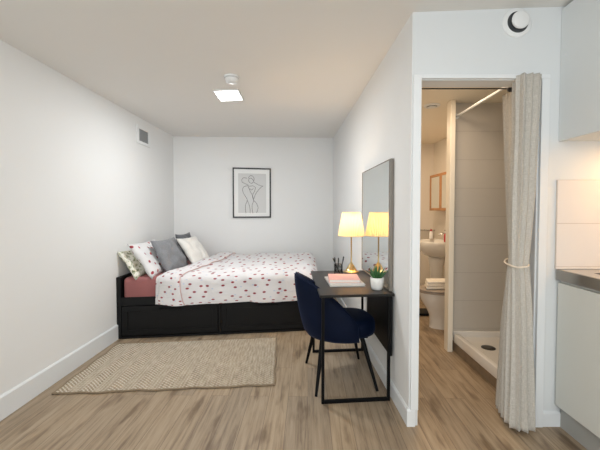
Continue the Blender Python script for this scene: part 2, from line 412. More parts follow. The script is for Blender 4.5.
# baseboards with a sloped top
def skirt(name, p, q, n, h, t=.014):
    """from floor point p to q, n = inward normal"""
    bm = nb(); p = Vector((*p, 0)); q = Vector((*q, 0)); n = Vector((*n, 0))
    prof = [(0, 0), (t, 0), (t, h-.012), (t*.45, h), (0, h)]
    A = [bm.verts.new(p+n*a+Vector((0, 0, z))) for a, z in prof]; B_ = [bm.verts.new(q+n*a+Vector((0, 0, z))) for a, z in prof]
    k = len(prof); bm.faces.new(A[::-1]); bm.faces.new(B_)
    for i in range(k): bm.faces.new((A[i], A[(i+1) % k], B_[(i+1) % k], B_[i]))
    return obj(name, bm, M['trim'], kind='structure')
skirt('baseboard_left', (LW(YB), YB), (LW(5.05), 5.05), (1, 0), .15)
skirt('baseboard_back', (-1.82, BWY(-1.82)), (.53, BWY(.53)), (.22, -.975), .12)
skirt('baseboard_right', (RW(FY)+.001, FY-.002), (RW(5.58), 5.58), (-1, 0), .105)
skirt('baseboard_front', (.641, FY), (.69, FY), (0, -1), .105)
skirt('baseboard_kitchen', (1.452, FY), (1.56, FY), (0, -1), .09)
# door architrave and lining
bm = nb(); box(bm, .660, .706, FY-.020, FY, .104, 2.087, .002); obj('trim_1', bm, M['trim'], kind='structure')
bm = nb(); box(bm, .706, 1.452, FY-.020, FY, DZ, 2.087, .002); obj('trim_2', bm, M['trim'], kind='structure')
bm = nb(); box(bm, 1.405, 1.452, FY-.020, FY, 0, DZ, .002); obj('trim_3', bm, M['trim'], kind='structure')
bm = nb(); box(bm, .705, .709, FY, 2.19, 0, DZ-.004); box(bm, 1.396, 1.40, FY, 2.19, 0, DZ-.004); box(bm, .705, 1.40, FY, 2.19, DZ-.004, DZ); obj('trim_5', bm, M['trim'], kind='structure')

# wall tiles beside the kitchen counter
bm = nb(); box(bm, 1.513, XR, FY-.010, FY, .951, 1.478, .001); obj('wall_tiles', bm, M['tileK'], kind='structure')

# ------------------------------------------------------------------ bed
def B(u, v, z): return Vector((-1.842+.9912*u+.012*v, 3.48+.132*u+v, z))
bed = thing('bed_frame', B(1.03, .77, 0), 'low black wooden bed frame with two storage drawers along its side', 'bed')
WD = 1.50
bm = nb(); box(bm, 0, .045, 0, WD, 0, .625, .006, fn=B); obj('headboard', bm, M['black'], bed)
bm = nb(); box(bm, 2.015, 2.06, 0, WD, 0, .43, .006, fn=B); obj('footboard', bm, M['black'], bed)
bm = nb(); box(bm, .045, 2.015, .0, .03, .335, .42, .004, fn=B); obj('side_rail', bm, M['black'], bed)
bm = nb(); box(bm, .045, 2.015, WD-.03, WD, 0, .42, .004, fn=B); obj('side_rail', bm, M['black'], bed)
bm = nb(); box(bm, .045, 2.015, .03, WD-.03, .30, .325, fn=B); obj('slat_base', bm, M['black'], bed)
bm = nb(); box(bm, .045, 2.015, .025, .045, .0, .33, fn=B); box(bm, 1.0, 1.025, .0, .03, .0, .335, .003, fn=B); box(bm, .045, 2.015, .0, .03, 0, .022, fn=B); obj('drawer_divider', bm, M['black'], bed)
for a, b_ in ((.052, .995), (1.03, 2.008)):
    bm = nb(); box(bm, a, b_, .008, .024, .03, .33, fn=B)
    fw = .055
    box(bm, a, b_, -.002, .01, .33-fw, .33, .002, fn=B); box(bm, a, b_, -.002, .01, .03, .03+fw, .002, fn=B)
    box(bm, a, a+fw, -.002, .01, .03+fw, .33-fw, .002, fn=B); box(bm, b_-fw, b_, -.002, .01, .03+fw, .33-fw, .002, fn=B)
    d = obj('drawer', bm, M['black'], bed)
    c = (a+b_)/2
    bm = nb(); box(bm, c-.11, c+.11, -.012, -.003, .292, .306, .003, fn=B); obj('handle', bm, M['blackmetal'], d)
bm = nb(); box(bm, .055, 2.0, .012, WD-.04, .326, .618, .045, 4, fn=B)
obj('mattress', bm, M['pinksheet'], label='thick mattress in a dusty pink fitted sheet on the black bed', cat='mattress', smooth=True)

def duvet_pt(u, v, lift=0):
    """u along bed 0..1, v across: 0 back .. 1 hem in front"""
    vs = max(0, min(1, (.62-v)/.62)); us = .395+(.09+.26*vs)*(1 if v < .6 else max(0, 1-(v-.6)/.1)); ua = us+u*(2.155-us)
    path = [(1.50, .42), (1.49, .62), (1.43, .665), (1.2, .672), (.8, .672), (.4, .672), (.14, .668), (.035, .65), (-.026, .60), (-.036, .50), (-.042, .40), (-.045, .345)]
    t = v*(len(path)-1); i = min(int(t), len(path)-2); f = t-i
    P = [Vector((*path[max(0, min(len(path)-1, k))], 0)) for k in (i-1, i, i+1, i+2)]
    q = .5*((2*P[1])+(P[2]-P[0])*f+(2*P[0]-5*P[1]+4*P[2]-P[3])*f*f+(3*P[1]-P[0]-3*P[2]+P[3])*f**3)
    y, z = q.x, q.y
    drop = 0
    if ua > 1.93:
        e = (ua-1.93)/.215
        uu = 1.93+.155*math.sin(min(1, e)*PI/2); drop = .17*(1-math.cos(min(1, e)*PI/2)); ua2 = uu
    else: ua2 = ua
    w = noise.noise(Vector((ua*2.6, y*2.6, z*2)))*.014+noise.noise(Vector((ua*6+5, y*5, z*4)))*.010
    w += .006*math.sin(ua*17+3*y+2*noise.noise(Vector((ua*2, y*2, 4))))
    if y > .03:
        z2 = z+w-drop+lift
        if z2 < .35: z2 = .35
        out = 0
    else:
        z2 = max(z-drop*(z > .45), .335)+w*.3; out = -abs(w)*1.3-.012*(1+math.sin(ua*9+1.5*math.sin(ua*4)))*min(1, (.62-z)*4)-lift
    # hem waves
    if v > .9: z2 += .006*math.sin(ua*7)+.010*noise.noise(Vector((ua*4, 0, 9)))
    return B(ua2, y+out, z2)
bm = nb(); grid(bm, duvet_pt, 110, 88, lambda a, b_: (a*1.78, b_*2.0))
dv = obj('duvet', bm, M['duvet'], label='white duvet with scattered red dots spread over the bed', cat='duvet', smooth=True)
s = dv.modifiers.new('th', 'SOLIDIFY'); s.thickness = .022; s.offset = -1
# turned-back head end of the duvet
def fold_pt(u, v):
    w = .22+.13*max(0, v-.55)+.03*math.sin(v*6)
    uu = .015+u*w/1.80
    p = duvet_pt(uu, .12+v*.86, 0)
    k = math.sin(min(1, max(0, u))*PI)**.45 if 0 < u < 1 else 0
    h = (.008+.018*k)
    n = Vector((0, 0, 1)) if p.z > .63 else Vector((0, -1, .0))
    t = min(1, max(0, (p.z-.58)/.08)); n = Vector((0, -(1-t), t)).normalized()
    p = p+n*(h+.006*noise.noise(p*9))
    return p
bm = nb(); grid(bm, fold_pt, 20, 60, lambda a, b_: (.6+a*.32, b_*1.9+.3))
fo = obj('turned_back_edge', bm, M['duvet'], dv, smooth=True)
bm = nb(); tube(bm, [fold_pt(1, k/50)+Vector((.002, 0, 0)) for k in range(0, 51)], .0045, 6); obj('piping', bm, M['hemred'], dv, label='thin pink piping', smooth=True)

def pillow(name, m, c, a, b_, W, Hh, T, label, group=None, pinch=.10, exp=.42, cat='pillow', sag=0, seed=0):
    """c centre, a = width direction, b_ = height direction"""
    a = Vector(a).normalized(); b_ = Vector(b_); b_ = (b_-a*b_.dot(a)).normalized(); n = a.cross(b_); c = Vector(c)
    bm = nb(); uvl = bm.loops.layers.uv.verify(); N_ = 22
    def P(i, j, s):
        x = -1+2*i/N_; y = -1+2*j/N_
        t = ((1-x**4)*(1-y**4)); t = max(0, t)**exp*(1-.25*(x*x+y*y)/2)
        px = x*(1-pinch*(1-abs(y)**2)*abs(x)); py = y*(1-pinch*(1-abs(x)**2)*abs(y))
        w = .012*noise.noise(Vector((x*2+seed, y*2, s*3)))*t*3
        p = c+a*px*W/2+b_*py*Hh/2+n*(s*t*T/2+w)
        return p
    V = {}
    for s in (1, -1):
        for i in range(N_+1):
            for j in range(N_+1):
                edge = i in (0, N_) or j in (0, N_)
                if edge and s == -1: V[i, j, s] = V[i, j, 1]
                else: V[i, j, s] = bm.verts.new(P(i, j, s))
        for i in range(N_):
            for j in range(N_):
                f = bm.faces.new([V[k] for k in ((i, j, s), (i+1, j, s), (i+1, j+1, s), (i, j+1, s))][::s])
                for l, (p, q) in zip(f.loops, [(i, j), (i+1, j), (i+1, j+1), (i, j+1)][::s]):
                    l[uvl].uv = (p/N_*W+seed*.3, q/N_*Hh+(.9 if s < 0 else 0))
    return obj(name, bm, m, label=label, cat=cat, group=group, smooth=True)

G1 = 'sleeping pillows against the headboard'
pillow('pillow', M['floral'], (-1.735, 3.80, .738), (.02, 1, 0), (-.16, 0, .25), .62, .34, .085, 'green and cream floral pillow leaning nearest the headboard', G1, seed=1)
pillow('pillow', M['polka'], (-1.622, 3.86, .775), (.02, 1, .0), (-.21, 0, .30), .66, .44, .10, 'white pillow with red dots between floral pillow and grey cushion', G1, seed=2)
pillow('pillow', M['polka'], (-1.69, 4.62, .76), (.02, 1, .0), (-.2, 0, .30), .60, .36, .10, 'white red-dotted pillow at the wall side behind the cushions', G1, seed=4)
G2 = 'decorative cushions on the bed'
pillow('cushion', M['grey'], (-1.475, 3.99, .785), (.13, 1, 0), (-.165, 0, .315), .53, .42, .10, 'mid grey square cushion in front of the dotted pillow', G2, cat='cushion', seed=5)
pillow('cushion', M['dgrey'], (-1.50, 4.66, .815), (.12, 1, 0), (-.13, 0, .33), .42, .38, .09, 'dark grey cushion mostly hidden behind the ivory cushion', G2, cat='cushion', seed=6)
pillow('cushion', M['offwhite'], (-1.315, 4.34, .805), (.2, 1, 0), (-.22, 0, .30), .45, .39, .10, 'ivory square cushion propped beside the grey cushion', G2, cat='cushion', seed=7)

# ------------------------------------------------------------------ rug
rc = [Vector(p) for p in ((-1.744, 2.421, 0), (-.192, 2.552, 0), (-.236, 3.51, 0), (-1.755, 3.34, 0))]
def rugp(u, v):
    p = rc[0].lerp(rc[1], u).lerp(rc[3].lerp(rc[2], u), v)
    wob = .006*math.sin(u*23)+.004*math.sin(u*51+1)
    p = p+Vector((.005*math.sin(v*19)*(1 if u in (0, 1) else 0), wob*(1-v), .010+.0012*noise.noise(Vector((u*30, v*20, 0)))))
    return p
rug = thing('woven_rug', (-1.0, 2.95, 0), 'flat beige jute rug with cream chevron weave beside the bed', 'rug')
bm = nb(); grid(bm, rugp, 90, 50, lambda a, b_: (a*1.56, b_*1.0))
o = obj('woven_field', bm, M['rug'], rug, smooth=True); s = o.modifiers.new('t', 'SOLIDIFY'); s.thickness = .009; s.offset = -1
bm = nb()
pp = [rugp(k/90, 0) for k in range(91)]+[rugp(1, k/50) for k in range(1, 51)]+[rugp(1-k/90, 1) for k in range(1, 91)]+[rugp(0, 1-k/50) for k in range(1, 50)]
tube(bm, [p+Vector((0, 0, -.003+.0015*(i % 2))) for i, p in enumerate(pp)], .0068, 6, closed=True)
obj('braided_edge', bm, M['rugedge'], rug, smooth=True, label='darker braided edge')

# ------------------------------------------------------------------ desk
DU = Vector((-1, -.09, 0)).normalized(); DV = Vector((-.0352, 1, 0)).normalized()
DO = Vector((.640, 2.345, 0))
def D(u, v, z): return DO+DU*u+DV*v+Vector((0, 0, z))   # u away from wall, v away from camera
desk = thing('desk', D(.25, .45, 0), 'narrow black desk with metal frame legs standing against the right wall', 'desk')
DH = .735
bm = nb(); box(bm, .0, .51, .0, .93, DH-.018, DH, .003, fn=D); obj('desk_top', bm, M['desktop'], desk)
for v in (.012, .855):
    u0, u1, w = .036, .488, .02
    for u in (u0, u1):
        bm = nb(); box(bm, u-w/2, u+w/2, v-w/2, v+w/2, .0, DH-.018, .002, fn=D); obj('leg', bm, M['blackmetal'], desk)
    bm = nb(); box(bm, u0+w/2, u1-w/2, v-w/2, v+w/2, .0, .022, .002, fn=D); obj('foot_bar', bm, M['blackmetal'], desk)

bm = nb(); box(bm, .008, .024, .02, .72, .30, DH-.024, .003, fn=D); obj('hanging_leaf', bm, M['black'], desk, label='black panel hanging down beside the wall')

# ------------------------------------------------------------------ mirror standing on the desk, against the wall
mir = thing('wall_mirror', D(.02, .66, DH), 'tall rectangular mirror with taupe frame standing at the back of the desk', 'mirror')
m0, m1, mz0, mz1 = .055, .975, DH+.003, 1.652
bm = nb(); fw = .042; fe = .010; b0, b1 = -.003, .020
box(bm, b0, b1, m0, m0+fw, mz0, mz1, .002, fn=D); box(bm, b0, b1, m1-fe, m1, mz0, mz1, .002, fn=D)
box(bm, b0, b1, m0+fw, m1-fe, mz0, mz0+fe, .002, fn=D); box(bm, b0, b1, m0+fw, m1-fe, mz1-.006, mz1, .001, fn=D)
box(bm, b0, b0+.006, m0+fw, m1-fe, mz0+fe, mz1-.006, fn=D)
obj('frame', bm, M['mframe'], mir)
bm = nb(); box(bm, b0+.007, b1-.003, m0+fw, m1-fe, mz0+fe, mz1-.006, fn=D); obj('mirror_glass', bm, M['mirror'], mir)

# ------------------------------------------------------------------ table lamp
# ------------------------------------------------------------------ table lamp
lp = Vector((.468, 3.185, DH))
lamp = thing('table_lamp', lp, 'slim brass table lamp with lit pleated cream shade on the desk', 'lamp')
bm = nb(); lathe(bm, [(.073, 0), (.075, .004), (.073, .009), (.055, .012), (.045, .03), (.028, .058), (.014, .078), (.008, .09), (.0065, .1), (.0065, .34), (.010, .345), (.010, .36)], lp, 40)
obj('base', bm, M['brass'], lamp, smooth=True, label='brass conical foot and slim stem')
bm = nb(); pl = lambda k, n: 1+.022*(1 if k % 2 else -1)
lathe(bm, [(.119, 0), (.110, .05), (.099, .11), (.089, .165), (.080, .213)], lp+Vector((0, 0, .33)), 88, fr=pl, cap0=False, cap1=False)
sh = obj('lamp_shade', bm, M['shade'], lamp)
for r_, z in ((.1195, .33), (.0805, .543)):
    bm = nb(); tube(bm, [(lp.x+r_*math.cos(t*PI/24), lp.y+r_*math.sin(t*PI/24), lp.z+z) for t in range(48)], .0025, 6, closed=True)
    obj('rim', bm, M['shaderim'], sh, smooth=True)
M['bulb'] = mat('bulb', (1, .9, .7), .4, emit=(1, .75, .4), estr=12)
bm = nb(); bmesh.ops.create_uvsphere(bm, u_segments=16, v_segments=12, radius=.028)
for v in bm.verts: v.co += lp+Vector((0, 0, .40))
obj('bulb', bm, M['bulb'], lamp, smooth=True)

# ------------------------------------------------------------------ books
def book(name, c, w, d, h, rz, mc, label):
    t = thing(name, c, label, 'book', 'books on the desk')
    cs, sn = math.cos(rz), math.sin(rz)
    f = lambda x, y, z: (c[0]+cs*x-sn*y, c[1]+sn*x+cs*y, c[2]+z)
    bm = nb(); th = .0025
    box(bm, -w/2, w/2, -d/2, d/2, 0, th, .0008, fn=f); box(bm, -w/2, w/2, -d/2, d/2, h-th, h, .0008, fn=f); box(bm, -w/2-.001, -w/2+th, -d/2, d/2, 0, h, .001, fn=f)
    obj('cover', bm, mc, t)
    bm = nb(); box(bm, -w/2+th, w/2-.004, -d/2+.004, d/2-.004, th, h-th, fn=f); obj('pages', bm, M['pages'], t, label='cream page block')
    return t
book('book', Vector((.345, 2.73, DH)), .265, .33, .014, R(3), M['greybook'], 'larger light grey book lying flat under the pink book')
book('book', Vector((.345, 2.755, DH+.014)), .235, .245, .024, R(-3), M['pink'], 'smaller pale pink book lying on the grey book')

# ------------------------------------------------------------------ pencil cup + pens
cc = Vector((.338, 3.07, DH))
cup = thing('pencil_cup', cc, 'small dark wire mesh cup holding pens on the desk', 'cup')
bm = nb()
for z in (0.002, .03, .06, .088):
    r_ = .036
    tube(bm, [(cc.x+r_*math.cos(t*PI/12), cc.y+r_*math.sin(t*PI/12), cc.z+z) for t in range(24)], .0022 if z in (.002, .088) else .0012, 5, closed=True)
for t in range(24):
    a = t*PI/12
    tube(bm, [(cc.x+.036*math.cos(a), cc.y+.036*math.sin(a), cc.z+.002), (cc.x+.036*math.cos(a+.25), cc.y+.036*math.sin(a+.25), cc.z+.088)], .0012, 4)
obj('mesh_body', bm, M['wire'], cup)
bm = nb(); lathe(bm, [(.035, .0), (.035, .003)], cc, 20); obj('bottom', bm, M['wire'], cup)
for (dx, dy, tx, ty, h_), lb in zip(((-.020, .0, -.034, -.012, .150), (.02, -.01, .046, .008, .155), (.0, .018, .004, .034, .140), (.012, -.018, -.050, -.020, .145)),
        ('black pen leaning left in the wire cup', 'black pen leaning far right in the wire cup', 'upright black pen at the back of the wire cup', 'black pen crossing leftward over the others in the wire cup')):
    p0 = cc+Vector((dx, dy, .006)); p1 = cc+Vector((tx, ty, h_)); d = (p1-p0)
    t = thing('pen', p0, lb, 'pen', 'pens in the wire cup')
    bm = nb(); tube(bm, [p0, p0+d*.12, p0+d*.13, p0+d*.8, p0+d*.82, p1], [.001, .0038, .0042, .0042, .0048, .0046], 8); obj('barrel', bm, M['pen'], t, smooth=True)
    bm = nb(); tube(bm, [p0+d*.7+Vector((.0055, 0, 0)), p0+d*.98+Vector((.0055, 0, 0))], .0011, 5); obj('clip', bm, M['wire'], t)

# ------------------------------------------------------------------ succulent
pc = Vector((.548, 2.475, DH))
pl_ = thing('potted_succulent', pc, 'small green succulent in a white ceramic pot on the desk corner', 'plant')
bm = nb(); lathe(bm, [(.030, 0), (.036, .002), (.042, .02), (.046, .05), (.047, .085), (.045, .087), (.042, .085), (.041, .07), (.0, .070)], pc, 36, cap1=False); obj('pot', bm, M['pot'], pl_, smooth=True)
bm = nb(); lathe(bm, [(.0405, .0705), (.020, .078), (.001, .079)], pc, 20, cap0=True); obj('soil', bm, M['soil'], pl_, smooth=True)
for k in range(22):
    ring = 0 if k < 9 else (1 if k < 17 else 2)
    a = k*2.399+.3; lean = (1.05, .68, .25)[ring]; ln = (.075, .082, .085)[ring]*random.uniform(.88, 1.1)
    d = Vector((math.cos(a)*math.sin(lean), math.sin(a)*math.sin(lean), math.cos(lean)))
    p0 = pc+Vector((d.x*.008, d.y*.008, .076)); pts = []; rs = []
    for q in range(7):
        t = q/6; pts.append(p0+d*ln*t+Vector((0, 0, .018*t*t))); rs.append(.0088*(1-t)**.75*(.55+1.2*t*(1-t)*2)+.0006)
    bm = nb(); tube(bm, pts, rs, 7); obj('leaf', bm, M['leaf'], pl_, smooth=True)

# ------------------------------------------------------------------ chair
CH = Vector((.305, 2.705, 0)); cyaw = R(9)
def Q(x, y, z):
    c_, s_ = math.cos(cyaw), math.sin(cyaw)
    return CH+Vector((c_*x-s_*y, s_*x+c_*y, z))
chair = thing('desk_chair', CH, 'dark navy velvet tub chair with black legs pulled up to the desk', 'chair')
# seat: rounded cushion
def seat_ring(s, z, sx=.235, sy=.245):
    out = []
    for k in range(40):
        a = 2*PI*k/40; ca, sa = math.cos(a), math.sin(a); e = .72
        x = sx*s*abs(ca)**e*(1 if ca >= 0 else -1); y = sy*s*abs(sa)**e*(1 if sa >= 0 else -1)
        if x > 0: y *= 1-.10*(x/sx)
        out.append((x+.03, y, z+(.012*(x/sx) if z > .4 else 0)))
    return out
bm = nb(); rings = []
for s, z in ((.2, .362), (.86, .364), (.97, .374), (1.0, .40), (1.0, .432), (.975, .458), (.90, .474), (.7, .482), (.35, .486), (.05, .487)):
    rings.append([bm.verts.new(Q(*p)) for p in seat_ring(s, z)])
for A, B_ in zip(rings, rings[1:]):
    for k in range(40): bm.faces.new((A[k], A[(k+1) % 40], B_[(k+1) % 40], B_[k]))
bm.faces.new(rings[0][::-1]); bm.faces.new(rings[-1])
obj('seat', bm, M['navy'], chair, smooth=True)
# backrest shell wrapping around the rear, a closed padded sheet
def back(u, v, s):
    """u -1..1 around, v 0..1 up, s 0 inner / 1 outer"""
    a = PI+u*R(100)
    au = abs(u)
    toph = .455+(.375)*(max(0, 1-au**1.8))**.9     # height profile
    lo = .355
    z = lo+(toph-lo)*v
    hz = (z-lo)/.46
    rx = .262+(.030 if s else -.010)-.0*hz; ry = .262+(.030 if s else -.010)
    rx += .055*hz*max(0, -math.cos(a)); ry -= .045*hz*hz
    edge = math.sin(min(1, max(0, v))*PI)**.35 if 0 < v < 1 else 0
    ue = max(0, 1-au**8)**.5
    mid_x, mid_y = rx, ry
    thick = .030*edge*ue*(1 if s else -1)
    b0x = .282+.085*hz*max(0, -math.cos(a)); b0y = .262-.055*hz*hz
    ca, sa = math.cos(a), math.sin(a)
    x = (b0x+thick)*ca; y = (b0y+thick)*sa
    return Q(x+.03, y, z)
bm = nb(); nu, nv = 48, 16
V = {}
for s in (0, 1):
    for i in range(nu+1):
        for j in range(nv+1):
            rim = i in (0, nu) or j in (0, nv)
            if s == 1 and rim: V[i, j, 1] = V[i, j, 0]
            else: V[i, j, s] = bm.verts.new(back(-1+2*i/nu, j/nv, s))
    for i in range(nu):
        for j in range(nv):
            bm.faces.new([V[k] for k in ((i, j, s), (i+1, j, s), (i+1, j+1, s), (i, j+1, s))])
bk = obj('backrest', bm, M['navy'], chair, smooth=True)
bm = nb(); tube(bm, [back(-1+2*k/60, .965, 1)+Vector((0, 0, 0)) for k in range(1, 60)], .0035, 6); obj('seam', bm, M['navy'], bk, smooth=True)
for (fx, fy), (tx, ty) in zip(((.112, 2.4), (.054, 2.936), (.512, 3.016), (.556, 2.475)), ((.165, 2.53), (.13, 2.84), (.43, 2.89), (.455, 2.575))):
    bm = nb(); tube(bm, [(fx, fy, 0), (tx, ty, .37)], [.010, .0185], 14); obj('leg', bm, M['blackmetal'], chair, smooth=True, autosm=True)
bm = nb(); box(bm, -.14, .18, -.16, .16, .345, .366, .006, fn=lambda x, y, z: Q(x, y, z)); obj('seat_plate', bm, M['blackmetal'], chair)

# ------------------------------------------------------------------ picture on back wall
pu = Vector((1, .227, 0)).normalized(); pn = Vector((.227, -1, 0)).normalized(); pO = Vector((-.728, BWY(-.728), 1.182))
def P_(u, d, z): return pO+pu*u+pn*d+Vector((0, 0, z))
pic = thing('framed_picture', pO, 'black framed line drawing with white mount hanging above the bed', 'picture')
W2, PH = .287, .752
bm = nb(); f = .020
for a in ((-W2, W2, 0, f), (-W2, W2, PH-f, PH)): box(bm, a[0], a[1], .001, .024, a[2], a[3], .002, fn=P_)
for a in ((-W2, -W2+f), (W2-f, W2)): box(bm, a[0], a[1], .001, .024, f, PH-f, .002, fn=P_)
obj('frame', bm, M['pframe'], pic)
bm = nb(); box(bm, -W2+f, W2-f, .001, .010, f, PH-f, fn=P_); obj('mount', bm, M['mount'], pic)
bm = nb(); box(bm, -.205, .215, .010, .012, .075, PH-.085, fn=P_); dr = obj('drawing_sheet', bm, M['paper'], pic)
# drawing: two abstract figures, coordinates in crop fractions
def dl(pts, r=.0028):
    # Catmull-Rom through (x px, y px) of the crop -> sheet
    q = [Vector(((x-203)/243*2*W2*.985, 0, (403-y)/317*PH)) for x, y in pts]
    out = []
    for i in range(len(q)-1):
        p0, p1, p2, p3 = q[max(0, i-1)], q[i], q[i+1], q[min(len(q)-1, i+2)]
        for k in range(6):
            t = k/6; out.append(.5*((2*p1)+(p2-p0)*t+(2*p0-5*p1+4*p2-p3)*t*t+(3*p1-p0-3*p2+p3)*t**3))
    out.append(q[-1])
    tube(bm, [P_(v.x, .0125, v.z) for v in out], r, 5)
bm = nb()
dl([(180, 152), (188, 138), (203, 136), (216, 150), (214, 172), (200, 184), (186, 176), (180, 160)])
dl([(183, 158), (196, 150), (206, 158), (214, 168)])
dl([(172, 152), (150, 150), (138, 162), (142, 178), (160, 186), (180, 196)])
dl([(150, 206), (142, 225), (150, 250), (166, 275), (172, 292), (162, 320), (160, 350), (164, 374)])
dl([(150, 206), (172, 200), (192, 202), (210, 200), (226, 210)])
dl([(214, 176), (236, 188), (258, 198), (274, 200)])
dl([(274, 200), (258, 212), (240, 232), (224, 256), (218, 280)])
dl([(226, 210), (220, 232), (206, 262), (214, 290), (232, 312), (242, 340), (232, 372)])
dl([(178, 204), (190, 232), (204, 258), (214, 290), (204, 320), (204, 350), (208, 374)])
dl([(172, 292), (184, 320), (190, 348), (190, 374)])
dl([(188, 216), (200, 226), (212, 216)])
obj('line_drawing', bm, M['ink'], dr, label='thin charcoal lines of two abstract standing figures')
M['clear'] = mat('picture_glazing', (1, 1, 1), .03, trans=1); M['clear'].node_tree.nodes['Principled BSDF'].inputs['IOR'].default_value = 1.05

# ------------------------------------------------------------------ vent on left wall
vx = lambda y: LW(y)
vt = thing('wall_vent', (vx(4.11), 4.11, 2.06), 'small white framed square air vent high on the left wall', 'vent')
def VW(d, y, z): return (vx(y)+d, y, z)
y0, y1, z0, z1 = 3.95, 4.28, 2.055, 2.262
bm = nb(); fw = .035
box(bm, .0, .014, y0, y1, z0, z0+fw, .003, fn=VW); box(bm, 0, .014, y0, y1, z1-fw, z1, .003, fn=VW); box(bm, 0, .014, y0, y0+fw*1.4, z0+fw, z1-fw, .003, fn=VW); box(bm, 0, .014, y1-fw*1.4, y1, z0+fw, z1-fw, .003, fn=VW)
obj('frame', bm, M['plastic'], vt)
bm = nb(); box(bm, .001, .004, y0+fw, y1-fw, z0+fw-.004, z1-fw+.004, fn=VW); 
for k in range(9): 
    z = z0+fw+.006+k*.0155; box(bm, .004, .010, y0+fw*1.4, y1-fw*1.4, z, z+.005, fn=VW)
obj('grille', bm, M['grille'], vt, label='grey slatted grille')

# ------------------------------------------------------------------ ceiling LED panel + smoke detector
zc = CZ(-.66, 0)
def LC(x, y, z): return (x, y, CZ(x, y)-z)
led = thing('ceiling_light', (-.675, 3.36, zc), 'bright white rectangular LED panel on the bedroom ceiling', 'ceiling light')
bm = nb(); box(bm, -.79, -.56, 3.215, 3.50, .0005, .018, .003, fn=LC); obj('housing', bm, M['plastic'], led)
bm = nb(); box(bm, -.78, -.57, 3.225, 3.49, .018, .021, .001, fn=LC); obj('diffuser', bm, M['led'], led)
sx, sy = -.565, 2.93
sd = thing('smoke_detector', (sx, sy, CZ(sx, sy)), 'round white smoke detector on the ceiling beside the LED panel', 'smoke detector')
bm = nb(); lathe(bm, [(.062, -.0005), (.062, -.012), (.058, -.016)], (sx, sy, CZ(sx, sy)), 32); obj('mounting_base', bm, M['plastic'], sd, smooth=True, autosm=True)
bm = nb(); lathe(bm, [(.056, -.016), (.054, -.026), (.046, -.048), (.030, -.055), (.004, -.056)], (sx, sy, CZ(sx, sy)), 32); obj('sensor_dome', bm, M['plastic'], sd, smooth=True)
bm = nb(); lathe(bm, [(.058, -.0125), (.0575, -.0165)], (sx, sy, CZ(sx, sy)+.0), 32); obj('sensor_slot', bm, M['dgap'], sd)

# ------------------------------------------------------------------ round valve above the door
vc = Vector((1.262, FY, 2.388))
def lathey(bm, prof, c, seg=48):
    t = nb(); lathe(t, [(r, z) for r, z in prof], (0, 0, 0), seg)
    for v in t.verts: v.co = Vector((v.co.x+c[0], -v.co.z+c[1], v.co.y+c[2]))
    merge(bm, t)
ev = thing('extractor_valve', vc, 'round white air valve on the wall above the bathroom doorway', 'vent')
bm = nb(); lathey(bm, [(.084, .0), (.084, .004), (.080, .008), (.066, .010), (.060, .012), (.058, .010), (.056, .002)], vc); obj('outer_ring', bm, M['plastic'], ev, smooth=True, autosm=True)
bm = nb(); lathey(bm, [(.061, .0085), (.061, .0125)], vc); obj('dark_gap', bm, M['dgap'], ev, label='dark gap ring')
bm = nb(); lathey(bm, [(.025, .012), (.045, .026), (.050, .036), (.049, .042), (.040, .046), (.002, .048)], vc+Vector((0, 0, .0))); obj('inner_disc', bm, M['plastic'], ev, smooth=True)

# ------------------------------------------------------------------ kitchen
KY0, KY1 = -.4, FY-.001
base = thing('base_cabinet', (1.8, .8, 0), 'pale grey kitchen base cabinet under the steel counter', 'cabinet')
bm = nb(); box(bm, 1.545, XR-.002, KY0, KY1-.011, .14, .885); obj('carcass', bm, M['door'], base)
bm = nb(); box(bm, 1.560, 1.58, KY0, KY1-.012, .0, .14); obj('plinth', bm, M['kick'], base, label='grey recessed plinth')
for a, b_ in ((KY0, .46), (.463, 1.06), (1.063, KY1-.016)):
    bm = nb(); box(bm, 1.525, 1.544, a, b_, .138, .872, .0015); obj('door', bm, M['door'], base)
wt = thing('worktop', (1.82, .8, .885), 'stainless steel kitchen worktop with inset sink at the right edge', 'worktop')
bm = nb()
# top slab with a hole for the bowl
sx0, sx1, sy0, sy1 = 1.63, 2.02, 1.42, 1.93
for a in ((1.517, sx0, KY0, KY1-.011), (sx1, XR-.001, KY0, KY1-.011), (sx0, sx1, KY0, sy0), (sx0, sx1, sy1, KY1-.011)): box(bm, *a, .935, .949)
obj('counter_top', bm, M['steeltop'], wt)
bm = nb(); box(bm, 1.514, 1.532, KY0, KY1-.011, .888, .950, .003); obj('front_edge', bm, M['steel'], wt)
bm = nb()
for a in ((sx0-.002, sx0, sy0, sy1), (sx1, sx1+.002, sy0, sy1), (sx0, sx1, sy0-.002, sy0), (sx0, sx1, sy1, sy1+.002)): box(bm, *a, .892, .949)
box(bm, sx0, sx1, sy0, sy1, .888, .892)
obj('sink_bowl', bm, M['drain'], wt, label='shallow dark steel sink bowl')
up = thing('upper_cabinet', (1.82, .8, 1.704), 'pale blue-grey upper kitchen cabinet reaching to the ceiling', 'cabinet')
bm = nb(); box(bm, 1.540, XR-.002, KY0, KY1, 1.706, 2.462); obj('carcass', bm, M['upper'], up)
for a, b_ in ((KY0, .40), (.403, 1.14), (1.143, KY1-.001)):
    bm = nb(); box(bm, 1.520, 1.539, a, b_, 1.702, 2.466, .0015); o = obj('door', bm, M['upper'], up)
bm = nb(); t = nb(); bmesh.ops.create_uvsphere(t, u_segments=12, v_segments=8, radius=.006)
for v in t.verts: v.co = Vector((v.co.x*.5+1.519, v.co.y+2.03, v.co.z+2.19))
merge(bm, t); obj('screw_cap', bm, M['plastic'], o, smooth=True)
kl = thing('cabinet_light', (1.85, 1.3, 1.69), 'warm strip light under the upper kitchen cabinet', 'light')
bm = nb(); box(bm, 1.78, 1.83, 1.1, 1.85, 1.690, 1.7055, .002); obj('housing', bm, M['plastic'], kl)
